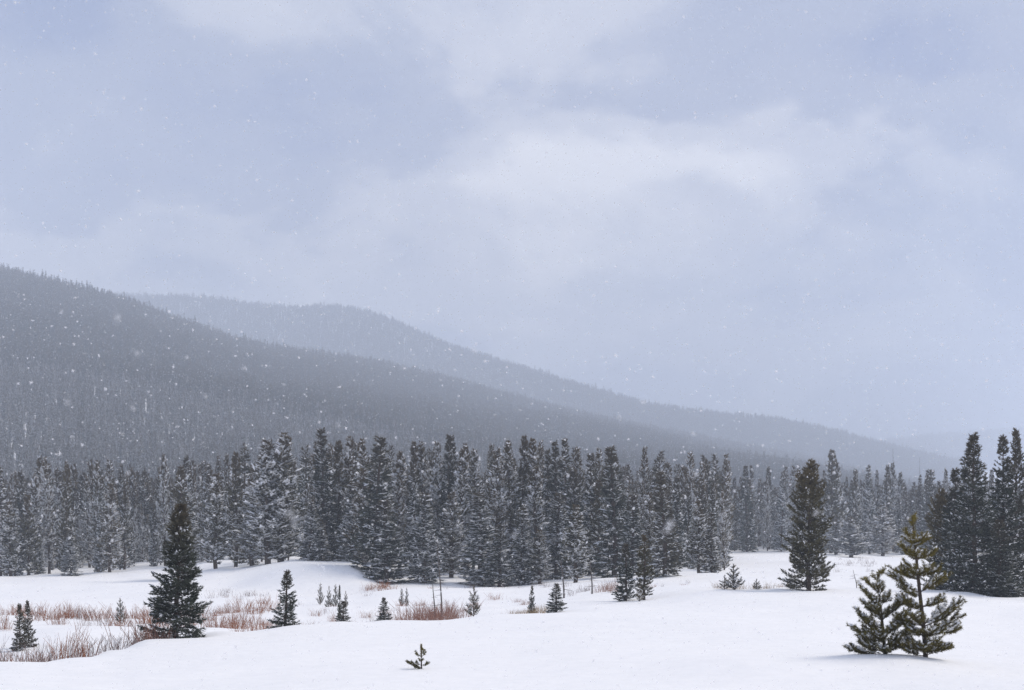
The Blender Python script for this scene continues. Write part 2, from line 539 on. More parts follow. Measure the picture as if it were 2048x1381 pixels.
def conifer(seed, H, R, kind='spruce', nbr=260, twigs=1500, k=9, nl=0.16, nw=0.045, snow=500, bare=None, lean=0.0, gaps=0.0, sl=0.16, side=0.0):
    """returns dict of (verts, tris): trunk, crown, snow"""
    rng = np.random.default_rng(seed)
    t0 = {'spruce': 0.015, 'pine': 0.07, 'column': 0.0}[kind] if bare is None else bare
    # trunk
    zt = np.linspace(-0.03 * H, H * 0.985, 9)
    wob = np.cumsum(rng.normal(0, 0.0035 * H, (9, 2)), axis=0)
    wob -= wob[0]
    wob[:, 0] += lean * H * np.linspace(0, 1, 9) ** 1.5
    tp = np.column_stack([wob, zt])
    r0 = 0.0125 * H + 0.02
    trunk = [tube(tp, r0 * (1 - np.linspace(0, 1, 9)) ** 0.8 + 0.006, 6)]
    axis = lambda z: np.stack([np.interp(z, zt, tp[:, 0]), np.interp(z, zt, tp[:, 1]), z], -1)
    # branches
    q = rng.uniform(0, 1, nbr)
    t = t0 + (1 - t0) * (1 - (1 - q) ** 0.92 if kind == 'spruce' else q ** 0.9) * 0.985
    phi = rng.uniform(0, 2 * np.pi, nbr)
    if kind == 'spruce':
        prof = (1 - t) ** 0.92 * (0.93 + 0.07 * np.sin(t * 40 + seed)) * np.minimum(1, 0.72 + t * 3)
        e0 = np.radians(-16 + 62 * t ** 1.3 + rng.normal(0, 13, nbr))
        curl = 0.30 - 0.15 * t
    else:
        lob = 0.80 + 0.20 * np.sin(t * 23 + seed * 1.7 + 1.5 * np.sin(phi + seed))
        prof = np.minimum(1, (1 - t) * 3.4) ** 0.7 * (0.60 + 0.40 * (1 - t)) * lob if kind == 'column' else np.minimum(1, ((1 - t) * 1.55)) ** 0.98 * lob * np.minimum(1, 0.6 + (t - t0) * 2.2)
        e0 = np.radians(0 + 48 * t + rng.normal(0, 12, nbr))
        curl = 0.30
    prof = prof * (1 + side * np.cos(phi))
    Lb = R * prof * rng.uniform(0.62, 1.12, nbr) + 0.02 * R
    if gaps:
        ph = (np.sin(t * 31 + seed) + np.sin(phi * 2 + t * 17)) > (1.2 - gaps)
        Lb = np.where(ph, Lb * 0.45, Lb)
    out = np.stack([np.cos(phi), np.sin(phi), np.zeros(nbr)], -1)
    root = axis(t * H)
    tan0 = np.tan(np.clip(e0, -1.1, 1.2))

    def bpos(i, s):
        return root[i] + out[i] * (Lb[i] * s)[:, None] + np.array([0, 0, 1.0]) * (Lb[i] * (tan0[i] * s + np.broadcast_to(curl, (nbr,))[i] * s * s))[:, None]

    def bdir(i, s):
        return unit(out[i] + np.array([0, 0, 1.0]) * (tan0[i] + 2 * np.broadcast_to(curl, (nbr,))[i] * s)[:, None])

    # branch wood
    I = np.arange(nbr)
    z0 = np.zeros(nbr)
    p0, p1, p2 = bpos(I, z0), bpos(I, z0 + .5), bpos(I, z0 + .95)
    rb = 0.006 + 0.012 * Lb
    S = np.stack([-out[:, 1], out[:, 0], z0], -1)
    U = np.tile(np.array([0, 0, 1.0]), (nbr, 1))
    tri = [(1, 0), (-.5, .87), (-.5, -.87)]
    v = np.stack([p0 + S * a * rb[:, None] + U * b * rb[:, None] for a, b in tri] +
                 [p1 + (S * a + U * b) * (rb * .7)[:, None] for a, b in tri] + [p2], axis=1).reshape(-1, 3)
    tt = []
    for j in range(3):
        jj = (j + 1) % 3
        tt += [(j, jj, 3 + jj), (j, 3 + jj, 3 + j), (3 + j, 3 + jj, 6)]
    tt = (np.array(tt)[None] + (np.arange(nbr) * 7)[:, None, None]).reshape(-1, 3)
    trunk.append((v, tt))
    # twigs
    wgt = Lb ** 1.05 + 0.08 * R
    bi = rng.choice(nbr, twigs, p=wgt / wgt.sum())
    s = 0.14 + 0.86 * rng.beta(1.5, 1.0, twigs)
    bi[:nbr] = I[:twigs]
    s[:nbr] = 0.97
    P = bpos(bi, s)
    D = bdir(bi, s)
    Sd = np.stack([-out[bi][:, 1], out[bi][:, 0], np.zeros(twigs)], -1)
    ang = rng.choice([-1, 1], twigs) * np.radians(rng.uniform(20, 65, twigs))
    ang[:nbr] = 0
    if kind == 'spruce':
        droop = rng.uniform(-0.5, 0.35, twigs)
    else:
        droop = rng.uniform(-0.1, 0.6, twigs)
    D = unit(D * np.cos(ang)[:, None] + Sd * np.sin(ang)[:, None] + np.array([0, 0, 1.0]) * droop[:, None])
    lt = np.clip(0.42 * Lb[bi] * (1.25 - s), nl * 0.9, nl * 3.2) * rng.uniform(.7, 1.2, twigs)
    n = twigs * k
    ti = np.repeat(np.arange(twigs), k)
    u = rng.uniform(0, 1, n)
    Pn = P[ti] + D[ti] * (lt[ti] * u)[:, None]
    spread = 0.75 if kind == 'spruce' else 1.0
    Dn = unit(D[ti] + unit(rng.normal(size=(n, 3))) * spread * rng.uniform(.5, 1, n)[:, None])
    crown = [blades(Pn, Dn, nl * rng.uniform(.6, 1.15, n), nw * rng.uniform(.7, 1.3, n), rng)]
    # leader tuft
    m = 14 * k // 4
    zl = rng.uniform(0.93, 1.0, m) * H
    Dl = unit(unit(rng.normal(size=(m, 3))) * 0.9 + np.array([0, 0, 1.0]))
    crown.append(blades(axis(zl) , Dl, nl * rng.uniform(.6, 1., m) * (1.03 - zl / H) * 6, nw * .7, rng))
    # snow: lumps on the upper side of the outer twigs, plastered patches
    load = rng.random(nbr) ** 2.5
    pk = (0.10 + load[bi]) * (s ** 1.2) * (0.05 + 0.95 * np.clip(1.1 - t[bi] * 1.15, 0, 1)) * (0.65 + 0.35 * np.cos(phi[bi] - np.pi * 0.9)) * (0.4 + 0.6 * (np.sin(t[bi] * 19 + phi[bi] * 1.0 + seed) > -0.2))
    ns = min(snow, twigs)
    sn = (np.zeros((0, 3)), np.zeros((0, 3), int))
    if ns:
        si = rng.choice(twigs, ns, replace=False, p=pk / pk.sum())
        Ps = P[si] + D[si] * (lt[si] * rng.uniform(0.2, 0.8, ns))[:, None] + np.array([0, 0, 1.0]) * nl * 0.22
        Ds = unit(D[si] + rng.normal(0, .25, (ns, 3)))
        sz = np.minimum(rng.lognormal(0, 0.35, ns), 1.5)
        sn = lumps(Ps, Ds, sl * 0.95 * sz, sl * 0.46 * sz, sl * 0.24 * sz, rng)
    return {'trunk': join(trunk), 'crown': join(crown), 'snow': sn, 'H': H, 'R': R}


def shoot_pine(seed, H, whorls, needles_per_m=400, nl=0.070, nw=0.010, trunk_r=0.035, lean=0.0, lead=0.22, snow=1.0, sub=1.0):
    """young open pine: whorls = [(height, [(azimuth deg, length, elevation deg, curl)])]; every shoot a bottle-brush of needles"""
    rng = np.random.default_rng(seed)
    zt = np.linspace(-0.12, H, 10)
    tp = np.column_stack([lean * np.clip(zt / H, 0, 1) ** 1.2, 0.02 * np.sin(zt * 3 + seed), zt])
    ax = lambda z: np.array([np.interp(z, zt, tp[:, 0]), np.interp(z, zt, tp[:, 1]), z])
    wood = [tube(tp, trunk_r * (1 - np.linspace(0, 1, 10)) ** .7 + 0.008, 7)]
    segs = []      # (p0, p1, density factor)
    snowp = []

    def curve(p, az, L, el, curl, lvl, start):
        n = max(4, int(L / 0.07))
        s = np.linspace(0, 1, n)
        o = np.array([math.cos(az), math.sin(az), 0])
        te = math.tan(math.radians(el))
        c = math.cos(math.radians(el))
        pts = p + o[None] * (L * c * s)[:, None] + np.array([0, 0, 1.])[None] * (L * c * (te * s + curl * s * s))[:, None]
        pts = pts + np.cumsum(rng.normal(0, 0.010, (n, 3)), 0)
        wood.append(tube(pts, (0.006 + 0.010 * L) * (1 - s * .75), 4))
        for i in range(n - 1):
            if s[i + 1] >= start:
                segs.append((pts[i], pts[i + 1]))
            if rng.random() < 0.55 * snow * min(1.0, 1.5 - p[2] / H) and s[i] > 0.12 and el < 50:
                snowp.append((pts[i], unit(pts[i + 1] - pts[i])))
        if lvl == 0:
            m = int(L / 0.052 * sub)
            for q in range(m):
                f = 0.28 + 0.68 * (q + rng.random()) / max(m, 1)
                pp = pts[min(int(f * (n - 1)), n - 1)]
                a2 = az + rng.choice([-1, 1]) * math.radians(rng.uniform(28, 62))
                curve(pp, a2, L * (0.50 - 0.32 * f) * rng.uniform(.6, 1.3) + 0.07, el * .5 + rng.uniform(0, 38), curl * .8, 1, 0.25)

    for z, brs in whorls:
        for az, L, el, cu in brs:
            if rng.random() < .08:
                continue
            curve(ax(z + rng.uniform(-.07, .07)), math.radians(az + rng.uniform(-8, 8)), L * .86 * rng.uniform(.85, 1.1), el + rng.uniform(-10, 10), cu * rng.uniform(.6, 1.5), 0, 0.34)
    for i in range(8):
        z0 = H - lead + lead * i / 8
        segs.append((ax(z0), ax(z0 + lead / 8)))
    # upper stem keeps its needles
    for z0 in np.arange(H * 0.5, H - lead, 0.05):
        segs.append((ax(z0), ax(z0 + .05)))
    A = np.array([a for a, b in segs]); B = np.array([b for a, b in segs])
    ln = np.linalg.norm(B - A, axis=1)
    cnt = np.maximum(2, (ln * needles_per_m).astype(int))
    ii = np.repeat(np.arange(len(A)), cnt)
    n = len(ii)
    Pn = A[ii] + (B - A)[ii] * rng.uniform(0, 1, n)[:, None]
    ax_d = unit(B - A)[ii]
    rad = unit(np.cross(ax_d, unit(rng.normal(size=(n, 3)))))
    Dn = unit(ax_d * rng.uniform(.35, 1.0, n)[:, None] + rad)
    crown = blades(Pn, Dn, nl * rng.uniform(.7, 1.15, n), nw, rng)
    sn = (np.zeros((0, 3)), np.zeros((0, 3), int))
    if snowp:
        Ps = np.array([p for p, d in snowp]) + np.array([0, 0, nl * .55])
        Ds = np.array([d for p, d in snowp])
        sn = lumps(Ps, Ds, nl * 0.95, nl * .65, nl * .42, rng)
    R = np.percentile(np.hypot(crown[0][:, 0], crown[0][:, 1]), 99)
    return {'trunk': join(wood), 'crown': crown, 'snow': sn, 'H': H, 'R': R}


class Proto:
    def __init__(self, name, d, leaf, bark=None):
        self.H, self.R = d['H'], d['R']
        self.trunk = make_mesh(name + '_trunk', *d['trunk'], [bark or M_BARK])
        self.crown = make_mesh(name + '_crown', *d['crown'], [leaf])
        self.snow = make_mesh(name + '_snow', *d['snow'], [M_SNOW]) if len(d['snow'][0]) else None


def tag(o, label, cat, group=None):
    o['label'] = label
    o['category'] = cat
    if group:
        o['group'] = group
    return o


def plant_tree(p, name, x, y, z, sx, sz, rot, label, group=None, cat='tree'):
    root = bpy.data.objects.new(name, None)
    root.empty_display_size = 0.3
    COL.objects.link(root)
    root.location = (x, y, z)
    root.scale = (sx, sx, sz)
    root.rotation_euler = (RT.normal(0, .012), RT.normal(0, .012), rot)
    link('trunk', p.trunk, root)
    c = link('crown', p.crown, root)
    if p.snow is not None:
        link('snow', p.snow, c)['kind'] = 'stuff'
    return tag(root, label, cat, group)


RT = np.random.default_rng(11)


def by_pixel(p, name, px, top, w, Y, label, group=None, rot=None, yb=None):
    """stand a tree on the ground at a bearing and distance, scaled to reach a height and width"""
    X = xat(px, Y)
    z = hgt(X, Y) - 0.04
    Ht = zpix(top, Y) - z
    wd = w / F * Y * 1.2
    return plant_tree(p, name, X, Y, z, wd / (2 * p.R), Ht / p.H, RT.uniform(0, 6.28) if rot is None else rot, label, group)


SP = [Proto('spruce_%d' % i, conifer(100 + i, 10, 1.25, 'spruce', 300, 2300, 8, 0.19, 0.055, int(sn * .62), sl=0.21), M_SPRUCE)
      for i, sn in enumerate((1600, 1200, 1900, 520, 1450, 800))]
PI = [Proto('pine_%d' % i, conifer(200 + i, 11, 1.3, 'pine', 240, 2200, 8, 0.20, 0.055, int(sn * .62), sl=0.225, bare=br), M_PINE)
      for i, (sn, br) in enumerate(((1900, .02), (1450, .06), (2100, .04), (650, .03), (2200, .06), (1700, .09), (1050, .05), (2000, .02)))]

# --- the stand-alone trees
hero_spruce = Proto('left_spruce', conifer(31, 4.0, 0.86, 'spruce', 330, 3600, 11, 0.10, 0.024, 950, gaps=0.0, sl=0.06), M_SPRUCE)
by_pixel(hero_spruce, 'spruce_tree', 349, 1008, 118, 41.5, 'dark full spruce standing alone among the willows at the snowfield edge', rot=0.4)
hero_pine = Proto('lone_pine', conifer(44, 6.5, 1.15, 'column', 340, 4200, 10, 0.13, 0.034, 650, bare=0.0, gaps=0.0, sl=0.075), M_OLIVE)
by_pixel(hero_pine, 'pine_tree', 1618, 930, 92, 71.0, 'lone columnar olive-green pine standing on the open snow', rot=2.1)

R_SP1 = Proto('right_spruce_a', conifer(51, 9.0, 1.75, 'spruce', 420, 5200, 10, 0.15, 0.038, 900, sl=0.10), M_SPRUCE)
R_SP2 = Proto('right_spruce_b', conifer(52, 9.0, 1.4, 'spruce', 380, 4200, 10, 0.15, 0.038, 800, sl=0.10), M_SPRUCE)
G_R = 'trees of the dense group beside the young pines'
by_pixel(R_SP1, 'spruce_tree', 1951, 868, 124, 77.0, 'tallest dark spruce behind the young pines, full to the snow', G_R)
by_pixel(R_SP2, 'spruce_tree', 1911, 938, 84, 79.5, 'shorter narrow spruce leaning on the tallest spruce of the group', G_R)
by_pixel(hero_pine, 'pine_tree', 1884, 985, 66, 84.0, 'low rounded snow-dusted pine at the open side of the spruce group', G_R)
by_pixel(R_SP2, 'spruce_tree', 2009, 872, 90, 79.0, 'slender dark spruce next to the tallest spruce, second from the frame edge', G_R)
by_pixel(R_SP1, 'spruce_tree', 2029, 860, 84, 83.0, 'slender spire-topped spruce at the right frame edge', G_R)
by_pixel(R_SP2, 'spruce_tree', 1996, 1040, 84, 75.5, 'short bushy spruce low in front of the slender spires', G_R)

# --- the pair of young pines on the drift
pine_a = shoot_pine(3, 3.05, [
    (2.90, [(200, .13, 62, .2), (320, .13, 62, .2), (80, .13, 62, .2)]),
    (2.50, [(180, .36, 24, .25), (5, .40, 22, .35), (70, .3, 25, .3), (250, .32, 25, .3), (300, .33, 24, .3), (120, .3, 25, .3)]),
    (2.14, [(178, .50, 22, .25), (0, .42, 5, .35), (60, .4, 18, .3), (110, .4, 18, .3), (245, .42, 15, .3), (310, .45, 15, .3)]),
    (1.80, [(183, .72, 22, .15), (350, .60, 14, .3), (40, .5, 12, .3), (100, .5, 12, .3), (230, .55, 10, .3), (290, .5, 10, .3), (140, .55, 12, .3)]),
    (1.42, [(180, .72, 16, .25), (4, .66, 16, .45), (50, .6, 10, .3), (120, .6, 10, .3), (215, .55, 8, .3), (300, .6, 8, .3)]),
    (1.10, [(176, .62, 8, .15), (10, .62, 8, .35), (330, .6, 4, .3), (70, .6, 8, .3), (225, .6, 5, .3), (140, .6, 6, .3)]),
    (0.78, [(185, .78, 10, .2), (358, .98, 14, .30), (15, .7, 10, .3), (300, .6, 4, .3), (90, .6, 6, .3), (235, .65, 4, .3)]),
    (0.55, [(4, 1.08, 6, .24), (340, .8, -2, .3), (170, .7, 6, .2), (210, .7, 4, .3), (270, .55, 2, .3), (60, .7, 4, .3)]),
    (0.28, [(0, .80, -4, .12), (325, .62, -4, .2), (160, .7, 2, .2), (200, .75, 2, .2), (250, .6, 0, .3), (290, .55, 0, .3)]),
    (0.12, [(350, .62, -2, .25), (190, .66, 2, .2), (220, .55, 2, .3), (280, .5, 5, .3)]),
], lean=-0.28, trunk_r=0.048)
pine_b = shoot_pine(4, 1.75, [
    (1.55, [(175, .20, 52, .3), (10, .22, 55, .3), (270, .18, 55, .3)]),
    (1.30, [(180, .40, 34, .3), (0, .32, 42, .4), (60, .3, 38, .4), (250, .32, 35, .4)]),
    (1.06, [(178, .50, 32, .3), (20, .42, 35, .4), (300, .40, 30, .4), (230, .4, 30, .4), (110, .4, 30, .4)]),
    (0.80, [(182, .62, 25, .3), (0, .50, 25, .4), (310, .5, 22, .4), (225, .55, 22, .4), (90, .5, 24, .4)]),
    (0.54, [(180, .76, 18, .35), (350, .60, 15, .4), (40, .55, 15, .4), (215, .65, 12, .4), (280, .55, 12, .4), (130, .6, 12, .4)]),
    (0.30, [(184, .82, 6, .35), (10, .66, 10, .4), (240, .62, 6, .4), (205, .74, 4, .4), (300, .6, 6, .4), (330, .65, 6, .4)]),
    (0.12, [(172, .98, -2, .18), (200, .75, 2, .3), (250, .6, 2, .3), (290, .6, 2, .3), (340, .62, 2, .3)]),
], lean=-0.13, trunk_r=0.034, lead=0.18)
seedling = shoot_pine(6, 0.56, [
    (0.44, [(165, .10, 58, .2), (20, .08, 58, .2), (270, .08, 60, .2)]),
    (0.24, [(160, .20, 30, .3), (10, .17, 28, .45), (250, .12, 30, .3)]),
    (0.14, [(172, .17, 20, .4), (300, .10, 20, .4)]),
    (0.03, [(183, .42, 10, .15), (178, .22, 14, .3), (0, .16, 8, .9), (240, .12, 5, .6)]),
], needles_per_m=900, nl=0.048, nw=0.010, trunk_r=0.012, lead=0.12, snow=0.35, sub=0.5)
PA, PB, PS = Proto('young_pine_a', pine_a, M_NEAR), Proto('young_pine_b', pine_b, M_NEAR), Proto('seedling', seedling, M_NEAR)


def set_at(p, name, px, Y, label, sc=1.0, rot=0.0, group=None, top=None, dz=-0.10):
    X = xat(px, Y)
    z = hgt(X, Y) + dz
    if top is not None:
        sc = (zpix(top, Y) - z) / p.H
    return plant_tree(p, name, X, Y, z, sc, sc, rot, label, group)


set_at(PA, 'pine_sapling', 1852, 31.0, 'tall open young pine with yellow-green tips on the snow drift', top=1034)
set_at(PB, 'pine_sapling', 1770, 31.2, 'smaller young pine with upswept shoots beside the tall open one', top=1145)
set_at(PS, 'pine_seedling', 843, 30.5, 'tiny pine seedling alone in the bare near snowfield', top=1289, dz=-0.02)

# --- small trees along the edge of the near field
small_sp = [Proto('small_spruce_%d' % i, conifer(60 + i, 1.9, 0.46, 'spruce', 190, 1500, 9, 0.062, 0.016, 230, sl=0.045), M_SPRUCE) for i in range(2)]
small_pi = [Proto('small_pine_%d' % i, shoot_pine(70 + i, 1.3, [
    (1.05, [(a + 40 * i, .16, 58, .3) for a in (0, 120, 240)]),
    (0.80, [(a + 17, .27, 45, .4) for a in (0, 90, 180, 270)]),
    (0.55, [(a + 50, .36, 36, .4) for a in (0, 72, 144, 216, 288)]),
    (0.30, [(a + 20, .42, 28, .45) for a in (0, 72, 144, 216, 288)]),
    (0.10, [(a, .46, 14, .5) for a in (0, 60, 120, 180, 240, 300)]),
], needles_per_m=110, nl=0.07, nw=0.018, trunk_r=0.022, sub=0.6, snow=0.5), M_PINE) for i in range(2)]
by_pixel(small_sp[0], 'small_spruce', 571, 1143, 57, 47.0, 'small perfectly conical spruce on the snow edge below the bare bank')
by_pixel(small_sp[1], 'small_spruce', 40, 1209, 32, 48.0, 'snow-dusted half of the twin small spruces by the left frame edge')
by_pixel(small_sp[0], 'small_spruce', 57, 1203, 30, 49.0, 'greener half of the twin small spruces by the left frame edge')
by_pixel(small_sp[1], 'small_spruce', 768, 1196, 31, 51.5, 'knee-high spruce on the snow edge beside the red willow clump')
by_pixel(small_sp[1], 'small_spruce', 686, 1203, 32, 50.5, 'low bushy little spruce on the snow edge with a spindly leader above')
by_pixel(small_sp[0], 'small_spruce', 679, 1172, 13, 56.0, 'spindly thin spruce leader rising behind the low bushy little spruce')
by_pixel(small_pi[0], 'small_pine', 948, 1170, 32, 57.0, 'small olive pine just past the red willow clump')
by_pixel(small_sp[0], 'small_spruce', 1063, 1173, 18, 66.0, 'tiny dark spruce standing in the tawny grass clump')
by_pixel(small_sp[1], 'small_spruce', 1112, 1168, 40, 61.0, 'squat small spruce next to a dead pole and tawny grass')
by_pixel(small_pi[1], 'small_pine', 1468, 1128, 42, 71.0, 'small pine with upswept branches at the edge of the open meadow')
by_pixel(small_pi[0], 'small_pine', 1449, 1150, 24, 71.5, 'low side shoot pine crowding the small upswept meadow pine')
by_pixel(small_pi[0], 'small_pine', 1513, 1158, 20, 71.5, 'tiny pine between the upswept meadow pine and the lone columnar pine')
by_pixel(small_pi[1], 'small_pine', 241, 1196, 24, 66.0, 'small pine sticking up from the rust-red willow row')
by_pixel(small_sp[0], 'small_spruce', 1252, 1090, 44, 72.0, 'dark bushy spruce low at the forest front right of the dead poles')
thin_pine = Proto('thin_pine', conifer(81, 3.2, 0.42, 'pine', 130, 900, 8, 0.10, 0.026, 160, bare=.06, sl=.06), M_PINE)
by_pixel(thin_pine, 'small_pine', 1288, 1072, 36, 70.5, 'thin pale young pine rising in front of the forest by the bushy spruce')
by_pixel(small_pi[0], 'small_pine', 1279, 1165, 20, 69.5, 'low bushy pine at the foot of the thin pale young pine')
G_M = 'tiny saplings on the meadow below the bank'
for px, top, w, Y, lb in ((641, 1166, 14, 88, 'bent tiny sapling nearest the bare bank on the meadow'),
                          (658, 1172, 15, 82, 'tiny conical sapling left of the pair below the bank'),
                          (671, 1169, 17, 84, 'tallest of the tiny saplings below the bank'),
                          (692, 1182, 12, 80, 'tiny sapling right of its fellows below the bank'),
                          (803, 1176, 12, 84, 'left one of two tiny saplings beyond the red willow clump'),
                          (813, 1175, 9, 84, 'thin right one of two tiny saplings beyond the red willow clump'),
                          (1745, 1140, 10, 130, 'tiny sapling in the far meadow by the pale brush')):
    by_pixel(small_pi[int(px) % 2], 'sapling', px, top, w, Y, lb, G_M)

# ------------------------------------------------------------------ the central stand (distance 112-135 m)
G_C = 'snow-plastered conifers of the central stand'
stand = [  # proto, bearing row px, top row, width, distance, label
    (PI[1], 432, 948, 58, 126, 'narrow frosted pine at the left end of the central stand, trunk showing'),
    (PI[3], 366, 933, 62, 132, 'frosted pine right behind the lone dark spruce'),
    (PI[3], 471, 905, 52, 134, 'tall thin pine between the narrow frosted pine and the broad pair'),
    (PI[4], 505, 960, 72, 127, 'snow-laden pine in front of the broad twin-topped pines'),
    (PI[2], 536, 880, 92, 124, 'left of two broad brown-topped pines on the bank'),
    (PI[0], 562, 869, 96, 125, 'right and taller of two broad brown-topped pines on the bank'),
    (SP[3], 645, 857, 72, 128, 'highest pointed spruce rising above the bare bank'),
    (SP[2], 621, 1000, 48, 121, 'short frosted spruce on the bank under the highest spruce'),
    (SP[0], 643, 1040, 36, 121.5, 'smallest frosted spruce on the bank lip'),
    (PI[3], 680, 882, 58, 129, 'left of the twin tops beside the highest spruce'),
    (PI[0], 692, 876, 60, 130, 'right of the twin tops beside the highest spruce'),
    (SP[2], 704, 965, 60, 121, 'white-plastered spruce at the right end of the bank'),
    (PI[1], 727, 938, 64, 119, 'white-plastered pine leaning against the big dark spruce'),
    (PI[0], 735, 880, 60, 126, 'pine with its top just left of the big dark spruce'),
    (SP[3], 758, 873, 100, 115, 'big dark spruce down in the hollow beside the bank'),
    (SP[1], 772, 1000, 84, 113.5, 'wide low spruce skirting the foot of the big dark spruce'),
    (PI[4], 798, 905, 62, 129, 'pale pine with bare trunk right of the big dark spruce'),
    (PI[3], 820, 883, 48, 131, 'brown-topped pine above the frosted spruce by the dead pole'),
    (SP[2], 849, 985, 70, 114.5, 'conical frosted spruce standing behind the leaning dead pole'),
    (PI[0], 850, 886, 52, 132, 'pine top straight above the conical frosted spruce'),
    (SP[0], 833, 930, 46, 127, 'dark slim spruce hidden between pines left of the frosted cone'),
    (PI[2], 876, 886, 56, 131, 'frosted pine top left of the sharp twin spruce tips'),
    (SP[3], 896, 869, 48, 130, 'left of the two sharp spruce tips over the stand'),
    (SP[3], 907, 872, 50, 131, 'right of the two sharp spruce tips over the stand'),
    (PI[2], 902, 985, 66, 121, 'greyish frosted pine over the open snowy gap'),
    (PI[4], 925, 900, 60, 128, 'heavily plastered pine right of the sharp twin tips'),
    (PI[0], 934, 890, 50, 132, 'round-topped pine after the sharp twin tips'),
    (PI[4], 947, 901, 50, 129, 'plastered pine left of the notch in the treetops'),
    (SP[2], 961, 985, 82, 115, 'broad frosted spruce whose skirts touch the snow mid-stand'),
    (PI[2], 991, 899, 56, 127, 'frosted pine alone at the notch in the treetops'),
    (SP[1], 1000, 1050, 60, 113.5, 'low snowy spruce right of the broad frosted spruce'),
    (PI[0], 1020, 884, 66, 128, 'flat-topped brownish pine right of the notch'),
    (PI[3], 1043, 872, 54, 130, 'tallest of the brown-topped pines right of the notch'),
    (PI[3], 1057, 877, 50, 131, 'second brown pine top after the tallest one right of the notch'),
    (PI[0], 1074, 881, 54, 129, 'third brown pine top after the tallest one right of the notch'),
    (PI[4], 1070, 935, 66, 123, 'frosted pine in front of the brown-topped pines'),
    (SP[2], 1046, 1015, 64, 115, 'shaggy white-edged spruce below the brown-topped pines'),
    (PI[1], 1078, 1060, 50, 114, 'small frosted pine with bare stem at the stand foot'),
    (SP[3], 1097, 899, 44, 129, 'small spruce tip before the two sharp ones'),
    (SP[3], 1113, 882, 52, 127, 'sharp spruce left of the sharpest spire'),
    (SP[1], 1131, 877, 50, 126, 'sharpest thin spire right of the brown-topped pines'),
    (SP[0], 1112, 985, 66, 118, 'dark spruce at the foot of the sharp spires'),
    (SP[3], 1150, 940, 60, 123, 'dim spruce behind the two dead poles'),
    (PI[1], 1150, 1010, 62, 104, 'pine with twin bare stems at the front right of the stand'),
    (SP[1], 1179, 906, 56, 124, 'spiky spruce between the spire and the big cone'),
    (PI[3], 1200, 960, 50, 122, 'dim pine left of the big dark cone'),
    (SP[3], 1228, 893, 84, 117, 'big dark conical spruce at the right end of the stand'),
    (SP[1], 1262, 990, 62, 113, 'snow-flecked spruce at the foot of the big dark cone'),
    (SP[3], 1329, 943, 66, 104, 'dark pointed spruce standing free right of the stand'),
    (PI[1], 1298, 985, 50, 120, 'dim pine left of the free dark pointed spruce'),
    (PI[1], 1398, 1003, 50, 112, 'left of two low conifers at the meadow corner'),
    (SP[1], 1423, 1026, 40, 110, 'right of two low conifers at the meadow corner'),
    (PI[3], 1661, 900, 52, 236, 'round-topped pine rising above the far forest edge'),
    (PI[4], 1702, 1035, 66, 205, 'white frosted small pine at the far meadow edge'),
    (PI[4], 1672, 1040, 48, 212, 'frosted pine tucked beside the lone columnar pine'),
    (PI[2], 1765, 1010, 56, 215, 'frosted pine at the far meadow edge left of the young pines'),
    (PI[1], 219, 968, 52, 150, 'olive pine at the left forest edge, left of the lone spruce'),
    (PI[3], 57, 990, 46, 148, 'greenish pine near the left frame edge at the forest front'),
    (PI[1], 22, 1005, 50, 147, 'grey pine at the left frame edge of the forest front'),
    (SP[0], 143, 1060, 40, 146, 'low spruce at the left forest front'),
]
for i, (p, px, top, w, Y, lb) in enumerate(stand):
    by_pixel(p, 'spruce_tree' if p in SP else 'pine_tree', px, top, w, Y, lb, G_C if 360 < px < 1440 else None)

# ------------------------------------------------------------------ dead poles
def snag(px, yb, top, lean_px, r, label, Y):
    X = xat(px, Y)
    z = hgt(X, Y) - 0.1
    H = zpix(top, Y) - z
    rng = np.random.default_rng(int(px))
    n = 8
    s = np.linspace(0, 1, n)
    pts = np.column_stack([lean_px / F * Y * s + 0.03 * np.sin(s * 5), 0.03 * np.cos(s * 4), H * s])
    parts = [tube(pts, r * (1 - .7 * s), 5)]
    root = bpy.data.objects.new('dead_pole', None)
    COL.objects.link(root)
    root.location = (X, Y, z)
    link('trunk', make_mesh('snag_trunk', *join(parts), [M_DEAD]), root)
    br = []
    for q in range(int(10 + H * 3)):
        f = rng.uniform(.25, .98)
        a = rng.uniform(0, 6.28)
        L = rng.uniform(.15, .55) * (1.1 - f) * (1 + Y / 150)
        p0 = np.array([np.interp(f, s, pts[:, 0]), np.interp(f, s, pts[:, 1]), H * f])
        br.append(tube([p0, p0 + np.array([math.cos(a) * L, math.sin(a) * L, -L * .1])], [r * .3, .004], 3))
    link('twigs', make_mesh('snag_twigs', *join(br), [M_DEAD]), root)['kind'] = 'stuff'
    tag(root, label, 'dead tree')


snag(884, 1192, 1085, -8, 0.045, 'long leaning dead pole rising from the red willow clump', 62)
snag(870, 1188, 1168, -3, 0.045, 'short dead stub beside the long leaning dead pole', 61)
snag(1128, 1190, 1120, -5, 0.06, 'dead pole behind the squat small spruce', 78)
snag(1184, 1200, 1120, -3, 0.05, 'dead pole left of the bushy spruce at the forest front', 78)
snag(1714, 1178, 1140, -7, 0.03, 'thin bent reddish sapling stem in the far meadow', 84)
snag(1931, 1000, 905, -2, 0.075, 'bare grey snag sticking up from the far forest near the tallest spruce', 262)
snag(1790, 1000, 898, -4, 0.07, 'bare grey snag above the far forest beyond the young pines', 268)
snag(1838, 1000, 915, 2, 0.065, 'thin bare snag above the far forest above the tall young pine', 264)

